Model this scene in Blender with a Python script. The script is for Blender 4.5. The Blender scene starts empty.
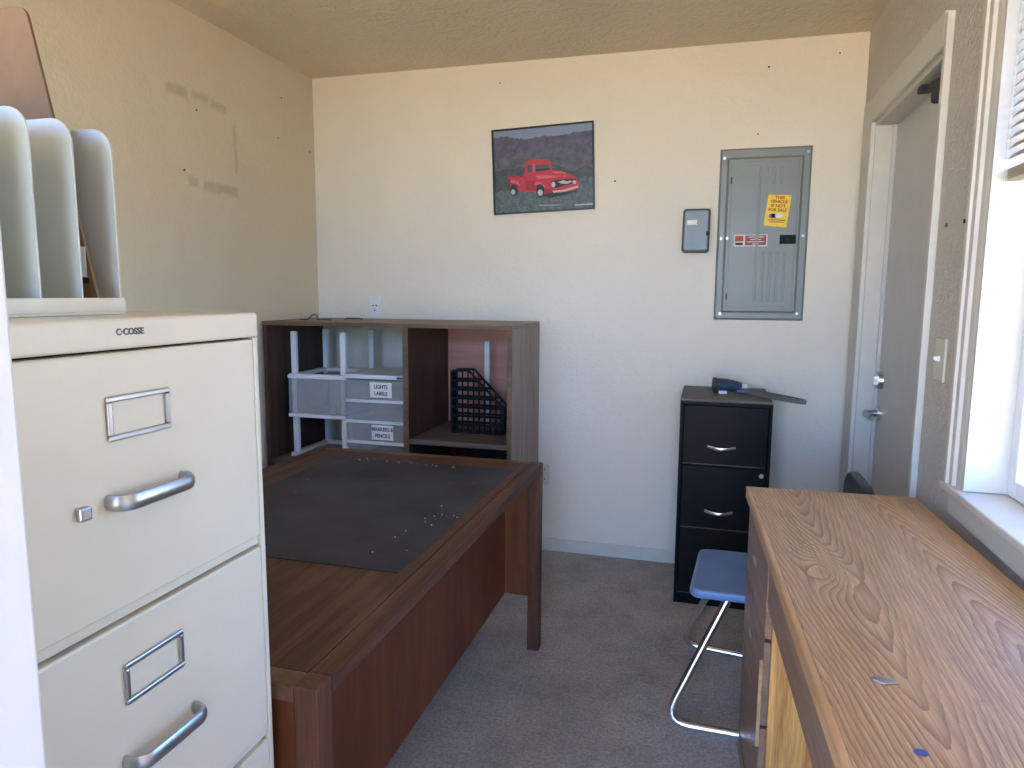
import bpy, bmesh, math, random
from mathutils import Vector, Matrix

random.seed(7)
scene = bpy.context.scene
col = scene.collection

# ------------------------------------------------------------------ camera
F_PX, YAW, PITCH, ROLL, CAM_H = 698.97, 0.2709, 0.1279, -0.0066, 1.3801
fw = Vector((-math.sin(YAW) * math.cos(PITCH), math.cos(YAW) * math.cos(PITCH), -math.sin(PITCH)))
rt0 = Vector((math.cos(YAW), math.sin(YAW), 0))
dn0 = fw.cross(rt0)
rt = rt0 * math.cos(ROLL) + dn0 * math.sin(ROLL)
dn = -rt0 * math.sin(ROLL) + dn0 * math.cos(ROLL)
cam_data = bpy.data.cameras.new('camera')
cam_data.sensor_width = 36.0
cam_data.lens = F_PX / 1024 * 36.0
cam_data.clip_start = 0.02
cam = bpy.data.objects.new('camera', cam_data)
col.objects.link(cam)
M3 = Matrix((rt, -dn, -fw)).transposed()
cam.matrix_world = Matrix.Translation((0, 0, CAM_H)) @ M3.to_4x4()
scene.camera = cam

# ------------------------------------------------------------------ world, sun, exposure
scene.view_settings.view_transform = 'Standard'
scene.view_settings.look = 'None'
scene.view_settings.gamma = 1.0
scene.view_settings.use_curve_mapping = False
scene.view_settings.exposure = 1.75
SKY_STRENGTH = 0.60
SUN_ENERGY = 14.5
world = bpy.data.worlds.new('world')
scene.world = world
world.use_nodes = True
wn = world.node_tree
wn.nodes.clear()
w_out = wn.nodes.new('ShaderNodeOutputWorld')
w_bg = wn.nodes.new('ShaderNodeBackground')
w_sky = wn.nodes.new('ShaderNodeTexSky')
w_sky.sky_type = 'NISHITA'
w_sky.sun_disc = False
w_sky.sun_elevation = math.radians(61)
w_sky.sun_rotation = math.radians(-75)
w_sky.air_density = 1.0
w_sky.dust_density = 0.4

w_bg.inputs['Strength'].default_value = SKY_STRENGTH
w_tint = wn.nodes.new('ShaderNodeMix')        # camera white balance: daylight shade reads blue
w_tint.data_type = 'RGBA'
w_tint.blend_type = 'MULTIPLY'
w_tint.inputs[0].default_value = 1.0
w_tint.inputs[7].default_value = (0.72, 1.0, 1.50, 1)
wn.links.new(w_sky.outputs[0], w_tint.inputs[6])
wn.links.new(w_tint.outputs[2], w_bg.inputs['Color'])
wn.links.new(w_bg.outputs[0], w_out.inputs['Surface'])
sun_data = bpy.data.lights.new('sun', 'SUN')
sun_data.energy = SUN_ENERGY
sun_data.angle = math.radians(0.53)
sun_data.color = (1.0, 0.93, 0.82)
sun = bpy.data.objects.new('sun', sun_data)
col.objects.link(sun)
sun.location = (-4, 6, 9)
SUN_DIR = Vector((0.45, -0.12, -0.885))       # high sun over the left side, never straight into the room
sun.rotation_euler = SUN_DIR.to_track_quat('-Z', 'Y').to_euler()


def portal(name, loc, rot, sx, sy):
    d = bpy.data.lights.new(name, 'AREA')
    d.shape = 'RECTANGLE'
    d.size, d.size_y = sx, sy
    d.cycles.is_portal = True
    o = bpy.data.objects.new(name, d)
    col.objects.link(o)
    o.location = loc
    o.rotation_euler = rot


portal('window_portal', (0.83, 1.58, 1.53), (0, math.radians(90), 0), 1.30, 0.78)
portal('added_sidelight_portal', (-1.14, 0.20, 1.70), (math.radians(90), 0, 0), 1.12, 1.50)
portal('doorway_portal', (0.062, 0.20, 1.22), (math.radians(90), 0, 0), 1.08, 2.44)
scene.cycles.use_denoising = True
scene.cycles.max_bounces = 10
scene.cycles.diffuse_bounces = 7
scene.cycles.transparent_max_bounces = 12

# ------------------------------------------------------------------ room numbers
H = 2.55
D = 3.59
XL = -2.151
XR = 0.648
YN = 0.383          # room side of the wall with the entry doorway

# ------------------------------------------------------------------ materials
MATS = {}


def new_mat(name):
    m = bpy.data.materials.new(name)
    m.use_nodes = True
    nt = m.node_tree
    b = nt.nodes['Principled BSDF']
    return m, nt, b


def nd(nt, kind, **kw):
    n = nt.nodes.new('ShaderNode' + kind)
    for k, v in kw.items():
        if k in n.inputs.keys():
            n.inputs[k].default_value = v
        else:
            setattr(n, k, v)
    return n


def mathn(nt, op, a, b=None, c=None):
    n = nt.nodes.new('ShaderNodeMath')
    n.operation = op
    for i, v in enumerate((a, b, c)):
        if v is None:
            continue
        if isinstance(v, (int, float)):
            n.inputs[i].default_value = v
        else:
            nt.links.new(v, n.inputs[i])
    return n.outputs[0]


def ramp(nt, fac, stops):
    n = nt.nodes.new('ShaderNodeValToRGB')
    els = n.color_ramp.elements
    while len(els) < len(stops):
        els.new(0.5)
    for e, (p, c) in zip(els, stops):
        e.position = p
        e.color = c if len(c) == 4 else (*c, 1)
    nt.links.new(fac, n.inputs['Fac'])
    return n.outputs['Color']


def mixc(nt, fac, a, b, blend='MIX'):
    n = nt.nodes.new('ShaderNodeMix')
    n.data_type = 'RGBA'
    n.blend_type = blend
    for sock, v in ((n.inputs['Factor'], fac), (n.inputs['A'], a), (n.inputs['B'], b)):
        pass
    for idx, v in ((0, fac), (6, a), (7, b)):
        s = n.inputs[idx]
        if isinstance(v, (int, float)):
            s.default_value = v
        elif isinstance(v, tuple):
            s.default_value = (*v, 1) if len(v) == 3 else v
        else:
            nt.links.new(v, s)
    return n.outputs[2]


def obj_coords(nt, scale=(1, 1, 1)):
    tc = nt.nodes.new('ShaderNodeTexCoord')
    mp = nt.nodes.new('ShaderNodeMapping')
    mp.inputs['Scale'].default_value = scale
    nt.links.new(tc.outputs['Object'], mp.inputs['Vector'])
    return mp.outputs['Vector']


def noise(nt, vec, scale, detail=4, rough=0.55):
    n = nt.nodes.new('ShaderNodeTexNoise')
    n.inputs['Scale'].default_value = scale
    n.inputs['Detail'].default_value = detail
    n.inputs['Roughness'].default_value = rough
    nt.links.new(vec, n.inputs['Vector'])
    return n.outputs['Fac']


def bump(nt, b, height, strength, dist):
    n = nt.nodes.new('ShaderNodeBump')
    n.inputs['Strength'].default_value = strength
    n.inputs['Distance'].default_value = dist
    nt.links.new(height, n.inputs['Height'])
    nt.links.new(n.outputs['Normal'], b.inputs['Normal'])


def plain(name, c, rough=0.5, metal=0.0, vary=0.06, nscale=14, spec=0.5, bstr=0, bscale=120, bdist=0.001):
    m, nt, b = new_mat(name)
    v = obj_coords(nt)
    f = noise(nt, v, nscale)
    lo = tuple(max(0, x * (1 - vary)) for x in c)
    hi = tuple(min(1, x * (1 + vary)) for x in c)
    nt.links.new(ramp(nt, f, [(0.3, lo), (0.7, hi)]), b.inputs['Base Color'])
    b.inputs['Roughness'].default_value = rough
    b.inputs['Metallic'].default_value = metal
    b.inputs['Specular IOR Level'].default_value = spec
    if bstr:
        bump(nt, b, noise(nt, v, bscale, 3), bstr, bdist)
    MATS[name] = m
    return m


def wall_mat(name, c, bscale, bdist, bstr, stains=False):
    m, nt, b = new_mat(name)
    v = obj_coords(nt)
    big = noise(nt, v, 1.6, 5)
    fine = noise(nt, v, 40, 4, 0.65)
    colr = ramp(nt, big, [(0.3, tuple(x * 0.95 for x in c)), (0.7, tuple(min(1, x * 1.03) for x in c))])
    colr = mixc(nt, mathn(nt, 'MULTIPLY', fine, 0.14), colr, tuple(x * 0.72 for x in c))
    if stains:
        sep = nt.nodes.new('ShaderNodeSeparateXYZ')
        nt.links.new(v, sep.inputs[0])
        wob = noise(nt, v, 16, 3)

        def boxmask(y0, y1, z0, z1, slope=0.0):
            zz = mathn(nt, 'SUBTRACT', sep.outputs[2], mathn(nt, 'MULTIPLY', mathn(nt, 'SUBTRACT', sep.outputs[1], y0), slope))
            cy, hy, cz, hz = (y0 + y1) / 2, (y1 - y0) / 2, (z0 + z1) / 2, (z1 - z0) / 2
            dy = mathn(nt, 'SUBTRACT', mathn(nt, 'ABSOLUTE', mathn(nt, 'SUBTRACT', sep.outputs[1], cy)), hy)
            dz = mathn(nt, 'SUBTRACT', mathn(nt, 'ABSOLUTE', mathn(nt, 'SUBTRACT', zz, cz)), hz)
            dd = mathn(nt, 'MAXIMUM', dy, dz)
            mm = mathn(nt, 'MULTIPLY', mathn(nt, 'ADD', dd, mathn(nt, 'MULTIPLY', mathn(nt, 'SUBTRACT', wob, 0.5), 0.05)), -50.0)
            n = nt.nodes.new('ShaderNodeClamp')
            nt.links.new(mathn(nt, 'ADD', mm, 0.3), n.inputs[0])
            return n.outputs[0]
        tot = None
        for a in ((2.47, 2.60, 2.185, 2.235), (2.62, 2.73, 2.200, 2.235), (2.74, 2.85, 2.185, 2.225),
                  (2.882, 2.912, 2.05, 2.15), (2.89, 2.912, 1.93, 2.05), (2.58, 2.64, 1.83, 1.87), (2.67, 2.91, 1.82, 1.872)):
            k = boxmask(*a)
            tot = k if tot is None else mathn(nt, 'MAXIMUM', tot, k)
        amt = mathn(nt, 'MULTIPLY', tot, mathn(nt, 'MULTIPLY', wob, 0.75))
        colr = mixc(nt, amt, colr, (0.27, 0.225, 0.16))
    nt.links.new(colr, b.inputs['Base Color'])
    b.inputs['Roughness'].default_value = 0.62
    b.inputs['Specular IOR Level'].default_value = 0.35
    h = mathn(nt, 'ADD', noise(nt, v, bscale, 3, 0.5), mathn(nt, 'MULTIPLY', noise(nt, v, bscale * 0.35, 2), 0.8))
    bump(nt, b, h, bstr, bdist)
    MATS[name] = m
    return m


def wood(name, dark, light, grain=(28, 2.2, 28), rough=0.45, worn=None, worn_amt=0.0, spec=0.45):
    m, nt, b = new_mat(name)
    v = obj_coords(nt, grain)
    f1 = noise(nt, v, 1.0, 6, 0.62)
    v2 = obj_coords(nt, tuple(g * 6 for g in grain))
    f2 = noise(nt, v2, 1.0, 2)
    f = mathn(nt, 'ADD', mathn(nt, 'MULTIPLY', f1, 0.72), mathn(nt, 'MULTIPLY', f2, 0.28))
    colr = ramp(nt, f, [(0.33, dark), (0.52, tuple((a + c) / 2 for a, c in zip(dark, light))), (0.68, light)])
    if worn:
        w = noise(nt, obj_coords(nt), 5.5, 6, 0.7)
        wf = ramp(nt, w, [(0.5, (0, 0, 0)), (0.72, (worn_amt,) * 3)])
        colr = mixc(nt, wf, colr, worn)
    nt.links.new(colr, b.inputs['Base Color'])
    b.inputs['Roughness'].default_value = rough
    b.inputs['Specular IOR Level'].default_value = spec
    bump(nt, b, f2, 0.15, 0.001)
    MATS[name] = m
    return m


def cathedral_oak(name):
    # plain-sawn veneer: nested parabolic growth rings, one knot
    m, nt, b = new_mat(name)
    v = obj_coords(nt)
    sep = nt.nodes.new('ShaderNodeSeparateXYZ')
    nt.links.new(v, sep.inputs[0])
    warp = mathn(nt, 'SUBTRACT', noise(nt, obj_coords(nt, (7, 2.0, 7)), 1.0, 3, 0.5), 0.5)
    x = mathn(nt, 'ADD', sep.outputs[0], mathn(nt, 'MULTIPLY', warp, 0.055))
    l = mathn(nt, 'MULTIPLY', sep.outputs[1], -1.0)

    def par(cx, a, sgn, off):
        dx = mathn(nt, 'SUBTRACT', x, cx)
        d2 = mathn(nt, 'MULTIPLY', dx, dx)
        q = mathn(nt, 'ADD', mathn(nt, 'MULTIPLY', mathn(nt, 'SQRT', mathn(nt, 'ADD', d2, 0.00012)), a), mathn(nt, 'MULTIPLY', d2, 16.0))
        return mathn(nt, 'ADD', mathn(nt, 'ADD', q, mathn(nt, 'MULTIPLY', l, sgn)), off)
    f1 = par(0.135, 6.0, 1.0, 0.0)
    f2 = par(0.335, 6.0, -1.0, 1.75)
    f = mathn(nt, 'MINIMUM', f1, f2)
    # knot
    kx = mathn(nt, 'MULTIPLY', mathn(nt, 'SUBTRACT', x, 0.105), 24.0)
    kl = mathn(nt, 'MULTIPLY', mathn(nt, 'SUBTRACT', l, 0.63), 10.0)
    kr = mathn(nt, 'ADD', mathn(nt, 'MULTIPLY', kx, kx), mathn(nt, 'MULTIPLY', kl, kl))
    kn = mathn(nt, 'MULTIPLY', mathn(nt, 'EXPONENT', mathn(nt, 'MULTIPLY', kr, -1.0)), 0.55)
    f = mathn(nt, 'ADD', f, kn)
    fr = mathn(nt, 'FRACT', mathn(nt, 'ADD', mathn(nt, 'MULTIPLY', f, 11.5), mathn(nt, 'MULTIPLY', noise(nt, obj_coords(nt, (75, 5, 75)), 1.0, 2, 0.6), 0.55)))
    fib = noise(nt, obj_coords(nt, (320, 7, 320)), 1.0, 3, 0.6)
    tone = noise(nt, obj_coords(nt, (10, 1.4, 10)), 1.0, 3)
    line = mathn(nt, 'MULTIPLY', mathn(nt, 'POWER', fr, 1.9), ramp(nt, noise(nt, obj_coords(nt, (14, 3, 14)), 1.0, 2), [(0.3, (0.45,) * 3), (0.6, (1, 1, 1))]))
    base = ramp(nt, tone, [(0.3, (0.47, 0.270, 0.118)), (0.7, (0.62, 0.385, 0.190))])
    c1 = mixc(nt, mathn(nt, 'MULTIPLY', line, 0.80), base, (0.135, 0.068, 0.030))
    c2 = mixc(nt, ramp(nt, fib, [(0.40, (0.0,) * 3), (0.66, (0.52,) * 3)]), c1, (0.20, 0.115, 0.07))
    scuff = ramp(nt, noise(nt, obj_coords(nt, (9, 5, 9)), 1.0, 7, 0.72), [(0.60, (0, 0, 0)), (0.74, (0.55,) * 3)])
    c3 = mixc(nt, scuff, c2, (0.17, 0.11, 0.08))
    nt.links.new(c3, b.inputs['Base Color'])
    b.inputs['Roughness'].default_value = 0.46
    b.inputs['Specular IOR Level'].default_value = 0.28
    bump(nt, b, mathn(nt, 'ADD', fib, mathn(nt, 'MULTIPLY', line, -0.6)), 0.22, 0.001)
    MATS[name] = m


def clear_plastic(name, c, alpha, rough=0.25):
    m, nt, b = new_mat(name)
    f = noise(nt, obj_coords(nt), 25)
    nt.links.new(ramp(nt, f, [(0.3, tuple(x * 0.9 for x in c)), (0.7, c)]), b.inputs['Base Color'])
    b.inputs['Alpha'].default_value = alpha
    b.inputs['Roughness'].default_value = rough
    MATS[name] = m


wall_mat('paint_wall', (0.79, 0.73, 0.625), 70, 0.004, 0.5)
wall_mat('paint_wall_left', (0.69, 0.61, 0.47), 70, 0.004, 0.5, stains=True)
wall_mat('paint_wall_right', (0.60, 0.56, 0.495), 95, 0.008, 1.0)
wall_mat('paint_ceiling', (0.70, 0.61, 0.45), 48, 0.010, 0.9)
plain('white_trim', (0.62, 0.59, 0.525), 0.45, vary=0.04)
plain('white_jamb', (0.72, 0.72, 0.72), 0.5, vary=0.02)
plain('door_grey', (0.56, 0.55, 0.52), 0.42, vary=0.04, nscale=6)
plain('cream_metal', (0.665, 0.62, 0.50), 0.36, vary=0.02, nscale=8)
plain('sorter_metal', (0.56, 0.60, 0.57), 0.42, vary=0.04)
plain('sorter_base', (0.66, 0.63, 0.52), 0.42, vary=0.03)
plain('chrome', (0.82, 0.82, 0.84), 0.26, metal=1.0, vary=0.03)
plain('brushed_metal', (0.47, 0.47, 0.48), 0.34, metal=1.0, vary=0.06)
plain('gap_shade', (0.03, 0.028, 0.026), 0.8)
plain('black_metal', (0.008, 0.008, 0.009), 0.38, vary=0.15, spec=0.09)
plain('dusty_black', (0.115, 0.105, 0.092), 0.62, vary=0.25, nscale=9)
plain('black_plastic', (0.009, 0.0095, 0.012), 0.45, vary=0.1, spec=0.15)
plain('white_plastic', (0.76, 0.77, 0.78), 0.4, vary=0.03)
clear_plastic('frosted_plastic', (0.62, 0.65, 0.67), 0.22)
clear_plastic('frosted_front', (0.62, 0.64, 0.65), 0.30)
plain('paper', (0.80, 0.80, 0.78), 0.8, vary=0.03)
plain('ink', (0.02, 0.02, 0.025), 0.8)
plain('blue_mark', (0.03, 0.06, 0.22), 0.5)
plain('panel_grey', (0.205, 0.225, 0.215), 0.38, vary=0.05, nscale=5)
plain('switch_box_grey', (0.17, 0.20, 0.21), 0.35, vary=0.06)
plain('gasket', (0.025, 0.024, 0.022), 0.5)
plain('sticker_yellow', (0.85, 0.60, 0.02), 0.5, vary=0.10, nscale=60)
plain('sticker_red', (0.40, 0.02, 0.015), 0.5)
plain('sticker_maroon', (0.25, 0.03, 0.07), 0.5, vary=0.2, nscale=120)
plain('sticker_cream', (0.70, 0.62, 0.50), 0.5)
plain('sticker_violet', (0.22, 0.10, 0.36), 0.5)
plain('almond_plate', (0.62, 0.60, 0.48), 0.4, vary=0.03)
plain('blotter_slate', (0.030, 0.034, 0.047), 0.55, spec=0.3, vary=0.55, nscale=5, bstr=0.2, bscale=300)
plain('hardboard', (0.165, 0.090, 0.042), 0.6, vary=0.10, nscale=30)
plain('blue_vinyl', (0.135, 0.235, 0.45), 0.38, vary=0.10, nscale=9)
plain('chair_back', (0.045, 0.052, 0.065), 0.45, vary=0.1)
plain('headlamp_blue', (0.030, 0.050, 0.095), 0.35, vary=0.25, nscale=60)
plain('strap_grey', (0.15, 0.14, 0.13), 0.8, vary=0.3, nscale=250)
plain('blind_slat', (0.33, 0.27, 0.18), 0.5, vary=0.05)
plain('crumbs', (0.75, 0.73, 0.68), 0.8)
plain('outdoor_ground', (0.66, 0.46, 0.215), 0.9, vary=0.08, nscale=1.2)
plain('bounce_floor_tan', (0.55, 0.44, 0.30), 0.9, vary=0.08, nscale=3)  # warm tan so the added entry floor throws warm bounce indoors
plain('pic_black', (0.012, 0.011, 0.012), 0.4)
plain('truck_red', (0.52, 0.020, 0.050), 0.5, vary=0.12, nscale=50)
plain('truck_dark_red', (0.30, 0.012, 0.025), 0.5)
plain('truck_light_red', (0.66, 0.11, 0.15), 0.5)
plain('truck_glass', (0.055, 0.075, 0.085), 0.5)
plain('truck_tyre', (0.012, 0.012, 0.016), 0.5)
plain('truck_chrome', (0.46, 0.46, 0.47), 0.5)
plain('pic_sky', (0.20, 0.255, 0.38), 0.5, vary=0.10, nscale=14)
plain('pic_far_hill', (0.085, 0.085, 0.14), 0.5, vary=0.35, nscale=30)
plain('pic_mid_hill', (0.10, 0.093, 0.12), 0.5, vary=0.40, nscale=28)
plain('pic_low_hill', (0.055, 0.063, 0.078), 0.5, vary=0.35, nscale=26)
plain('pic_grass', (0.085, 0.12, 0.13), 0.5, vary=0.45, nscale=70)
wood('walnut_top', (0.024, 0.0095, 0.005), (0.145, 0.064, 0.034), (34, 1.6, 34), 0.46, (0.19, 0.105, 0.065), 0.35, spec=0.2)
wood('walnut_rail', (0.050, 0.026, 0.015), (0.15, 0.085, 0.048), (26, 2.2, 26), 0.45, (0.26, 0.16, 0.09), 0.55)
wood('walnut_rail_x', (0.055, 0.026, 0.014), (0.16, 0.080, 0.042), (2.2, 26, 26), 0.45, (0.30, 0.18, 0.10), 0.65)
wood('walnut_post', (0.052, 0.019, 0.010), (0.150, 0.060, 0.034), (30, 30, 2.4), 0.45, spec=0.3)
wood('mahogany_panel', (0.095, 0.026, 0.010), (0.205, 0.066, 0.026), (10, 10, 1.3), 0.42, spec=0.3)
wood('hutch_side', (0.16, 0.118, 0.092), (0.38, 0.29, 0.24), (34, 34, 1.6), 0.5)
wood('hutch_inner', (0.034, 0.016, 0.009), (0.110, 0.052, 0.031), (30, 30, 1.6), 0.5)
wood('hutch_edge', (0.075, 0.040, 0.020), (0.22, 0.125, 0.062), (4, 30, 30), 0.5)
wood('hutch_top', (0.13, 0.085, 0.055), (0.30, 0.21, 0.145), (2.4, 28, 28), 0.48)
wood('hutch_shelf', (0.085, 0.062, 0.050), (0.20, 0.15, 0.12), (2.2, 28, 28), 0.5)
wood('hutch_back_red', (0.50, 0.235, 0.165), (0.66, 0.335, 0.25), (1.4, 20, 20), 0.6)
cathedral_oak('oak_top')
wood('oak_edge', (0.34, 0.18, 0.075), (0.64, 0.40, 0.20), (22, 2.4, 22), 0.4)
wood('oak_front', (0.17, 0.095, 0.052), (0.38, 0.225, 0.135), (26, 2.0, 26), 0.36, (0.25, 0.16, 0.10), 0.25)
wood('oak_raw', (0.40, 0.145, 0.032), (0.90, 0.47, 0.135), (62, 62, 3.0), 0.5)


def floor_mat():
    m, nt, b = new_mat('carpet_floor')
    v = obj_coords(nt)
    big = noise(nt, v, 3.2, 9, 0.74)
    fine = noise(nt, v, 95, 3, 0.75)
    blot = noise(nt, obj_coords(nt, (9, 16, 9)), 1.0, 7, 0.75)
    c = ramp(nt, big, [(0.30, (0.31, 0.30, 0.278)), (0.5, (0.44, 0.428, 0.402)), (0.72, (0.55, 0.538, 0.512))])
    c = mixc(nt, ramp(nt, fine, [(0.35, (0.55,) * 3), (0.62, (0, 0, 0))]), c, (0.15, 0.125, 0.115))
    c = mixc(nt, ramp(nt, blot, [(0.60, (0, 0, 0)), (0.72, (0.45,) * 3)]), c, (0.70, 0.69, 0.66))
    c = mixc(nt, ramp(nt, noise(nt, obj_coords(nt, (5, 8, 5)), 1.0, 8, 0.75), [(0.30, (0.55,) * 3), (0.42, (0, 0, 0))]), c, (0.20, 0.18, 0.15))
    nt.links.new(c, b.inputs['Base Color'])
    b.inputs['Roughness'].default_value = 0.88
    b.inputs['Specular IOR Level'].default_value = 0.25
    bump(nt, b, fine, 0.6, 0.004)
    MATS['carpet_floor'] = m


floor_mat()


def glass_mat():
    m, nt, b = new_mat('window_glass')
    nt.nodes.remove(b)
    out = nt.nodes['Material Output']
    tr = nt.nodes.new('ShaderNodeBsdfTransparent')
    gl = nt.nodes.new('ShaderNodeBsdfGlossy')
    gl.inputs['Roughness'].default_value = 0.02
    fr = nt.nodes.new('ShaderNodeFresnel')
    mx = nt.nodes.new('ShaderNodeMixShader')
    f = noise(nt, obj_coords(nt), 3)
    nt.links.new(ramp(nt, f, [(0.3, (0.93, 0.95, 0.96)), (0.7, (0.96, 0.97, 0.98))]), tr.inputs['Color'])
    geo = nt.nodes.new('ShaderNodeNewGeometry')
    nt.links.new(mathn(nt, 'MULTIPLY', fr.outputs[0], mathn(nt, 'SUBTRACT', 1.0, geo.outputs['Backfacing'])), mx.inputs[0])
    nt.links.new(tr.outputs[0], mx.inputs[1])
    nt.links.new(gl.outputs[0], mx.inputs[2])
    nt.links.new(mx.outputs[0], out.inputs['Surface'])
    MATS['window_glass'] = m


glass_mat()


# ------------------------------------------------------------------ mesh builder
class MB:
    def __init__(self):
        self.v, self.f, self.mi = [], [], []
        self.m = 0

    def add(self, vs, fs):
        o = len(self.v)
        self.v += [tuple(a) for a in vs]
        self.f += [tuple(i + o for i in f) for f in fs]
        self.mi += [self.m] * len(fs)
        return self

    def box(self, x0, x1, y0, y1, z0, z1):
        vs = [(x, y, z) for x in (x0, x1) for y in (y0, y1) for z in (z0, z1)]
        return self.add(vs, [(0, 1, 3, 2), (4, 6, 7, 5), (0, 4, 5, 1), (2, 3, 7, 6), (0, 2, 6, 4), (1, 5, 7, 3)])

    def prism(self, pts, axis, a, b):
        # 2-D outline extruded along axis; pts in the order of the two other axes
        n = len(pts)

        def P(p, t):
            if axis == 'x':
                return (t, p[0], p[1])
            if axis == 'y':
                return (p[0], t, p[1])
            return (p[0], p[1], t)
        vs = [P(p, a) for p in pts] + [P(p, b) for p in pts]
        fs = [tuple(range(n))[::-1], tuple(range(n, 2 * n))]
        fs += [(i, (i + 1) % n, n + (i + 1) % n, n + i) for i in range(n)]
        return self.add(vs, fs)

    def cyl(self, p0, p1, r0, r1=None, n=16):
        return self.tube([p0, p1], r0, n=n, r1=r1)

    def tube(self, path, r, n=10, closed=False, r1=None, flat=None, up=None):
        # flat=(ra, rb): elliptical / boxy section, up: reference direction of ra
        path = [Vector(p) for p in path]
        k = len(path)
        rings = []
        prev = None
        for i in range(k):
            if closed:
                t = path[(i + 1) % k] - path[i - 1]
            elif i == 0:
                t = path[1] - path[0]
            elif i == k - 1:
                t = path[-1] - path[-2]
            else:
                t = (path[i + 1] - path[i]).normalized() + (path[i] - path[i - 1]).normalized()
            t.normalize()
            ref = Vector(up) if up else (prev if prev is not None else (Vector((0, 0, 1)) if abs(t.z) < 0.9 else Vector((1, 0, 0))))
            a = ref - t * ref.dot(t)
            if a.length < 1e-6:
                a = t.orthogonal()
            a.normalize()
            prev = a
            b = t.cross(a)
            rr = r if r1 is None else r + (r1 - r) * i / (k - 1)
            ra, rb = flat if flat else (rr, rr)
            rings.append([path[i] + a * math.cos(2 * math.pi * j / n + math.pi / n) * ra + b * math.sin(2 * math.pi * j / n + math.pi / n) * rb for j in range(n)])
        vs = [p for ring in rings for p in ring]
        fs = []
        for i in range(k if closed else k - 1):
            for j in range(n):
                a, b2 = i * n + j, i * n + (j + 1) % n
                c, d = ((i + 1) % k) * n + (j + 1) % n, ((i + 1) % k) * n + j
                fs.append((a, b2, c, d))
        if not closed:
            fs.append(tuple(range(n))[::-1])
            fs.append(tuple(range((k - 1) * n, k * n)))
        return self.add(vs, fs)

    def build(self, name, mats, parent=None, world=True, smooth=False, bevel=0.0, seg=2):
        me = bpy.data.meshes.new(name)
        off = Vector((0, 0, 0))
        if parent is not None and world:
            r = parent
            while r.parent:
                r = r.parent
            off = Vector(r['_o']) if '_o' in r else r.location.copy()
        me.from_pydata([tuple(Vector(p) - off) for p in self.v], [], self.f)
        if isinstance(mats, str):
            mats = [mats]
        for mm in mats:
            me.materials.append(MATS[mm])
        for p, i in zip(me.polygons, self.mi):
            p.material_index = i
            p.use_smooth = smooth
        bm = bmesh.new()
        bm.from_mesh(me)
        bmesh.ops.recalc_face_normals(bm, faces=bm.faces)
        bm.to_mesh(me)
        bm.free()
        o = bpy.data.objects.new(name, me)
        col.objects.link(o)
        if parent is not None:
            o.parent = parent
        if bevel:
            md = o.modifiers.new('bevel', 'BEVEL')
            md.width = bevel
            md.segments = seg
            md.limit_method = 'ANGLE'
            md.harden_normals = False
        if smooth:
            try:
                me.set_sharp_from_angle(angle=math.radians(40))
            except Exception:
                pass
        return o


def tag(o, label, cat, group=None):
    o['label'] = label
    o['category'] = cat
    if group:
        o['group'] = group
    return o


def thing(name, label, cat, loc, rot=(0, 0, 0), group=None):
    o = bpy.data.objects.new(name, None)
    o.empty_display_size = 0.05
    col.objects.link(o)
    o.location = loc
    o.rotation_euler = rot
    return tag(o, label, cat, group)


def struct(name, mb, mat, label=None, **kw):
    o = mb.build(name, mat, **kw)
    o['kind'] = 'structure'
    if label:
        o['label'] = label
    return o


def struct_root(name, loc, label=None):
    o = bpy.data.objects.new(name, None)
    o.empty_display_size = 0.05
    col.objects.link(o)
    o.location = loc
    o['kind'] = 'structure'
    if label:
        o['label'] = label
    return o


def bx(*a):
    return MB().box(*a)


def text_mesh(name, body, size, mat, parent, matrix, depth=0.0003, align='CENTER', squash=1.0, bold=0.0):
    cu = bpy.data.curves.new(name, 'FONT')
    cu.body = body
    cu.size = size
    cu.extrude = depth
    cu.offset = bold
    cu.align_x = align
    cu.align_y = 'CENTER'
    cu.resolution_u = 3
    to = bpy.data.objects.new(name + '_src', cu)
    col.objects.link(to)
    dg = bpy.context.evaluated_depsgraph_get()
    me = bpy.data.meshes.new_from_object(to.evaluated_get(dg))
    bpy.data.objects.remove(to)
    me.transform(matrix @ Matrix.Diagonal((squash, 1, 1, 1)))
    me.materials.clear()
    me.materials.append(MATS[mat])
    o = bpy.data.objects.new(name, me)
    col.objects.link(o)
    o.parent = parent
    return o


def rounded(pts, rads, n=6):
    # rounds corners of a 2-D polygon
    out = []
    k = len(pts)
    for i in range(k):
        p = Vector(pts[i])
        r = rads[i] if isinstance(rads, (list, tuple)) else rads
        if r <= 0:
            out.append(tuple(p))
            continue
        a = (Vector(pts[i - 1]) - p).normalized()
        b = (Vector(pts[(i + 1) % k]) - p).normalized()
        ang = a.angle(b)
        d = r / math.tan(ang / 2)
        c = p + (a + b).normalized() * (r / math.sin(ang / 2))
        s = p + a * d - c
        e = p + b * d - c
        a0 = math.atan2(s.y, s.x)
        a1 = math.atan2(e.y, e.x)
        da = (a1 - a0 + math.pi) % (2 * math.pi) - math.pi
        for j in range(n + 1):
            t = a0 + da * j / n
            out.append((c.x + r * math.cos(t), c.y + r * math.sin(t)))
    return out


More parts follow.
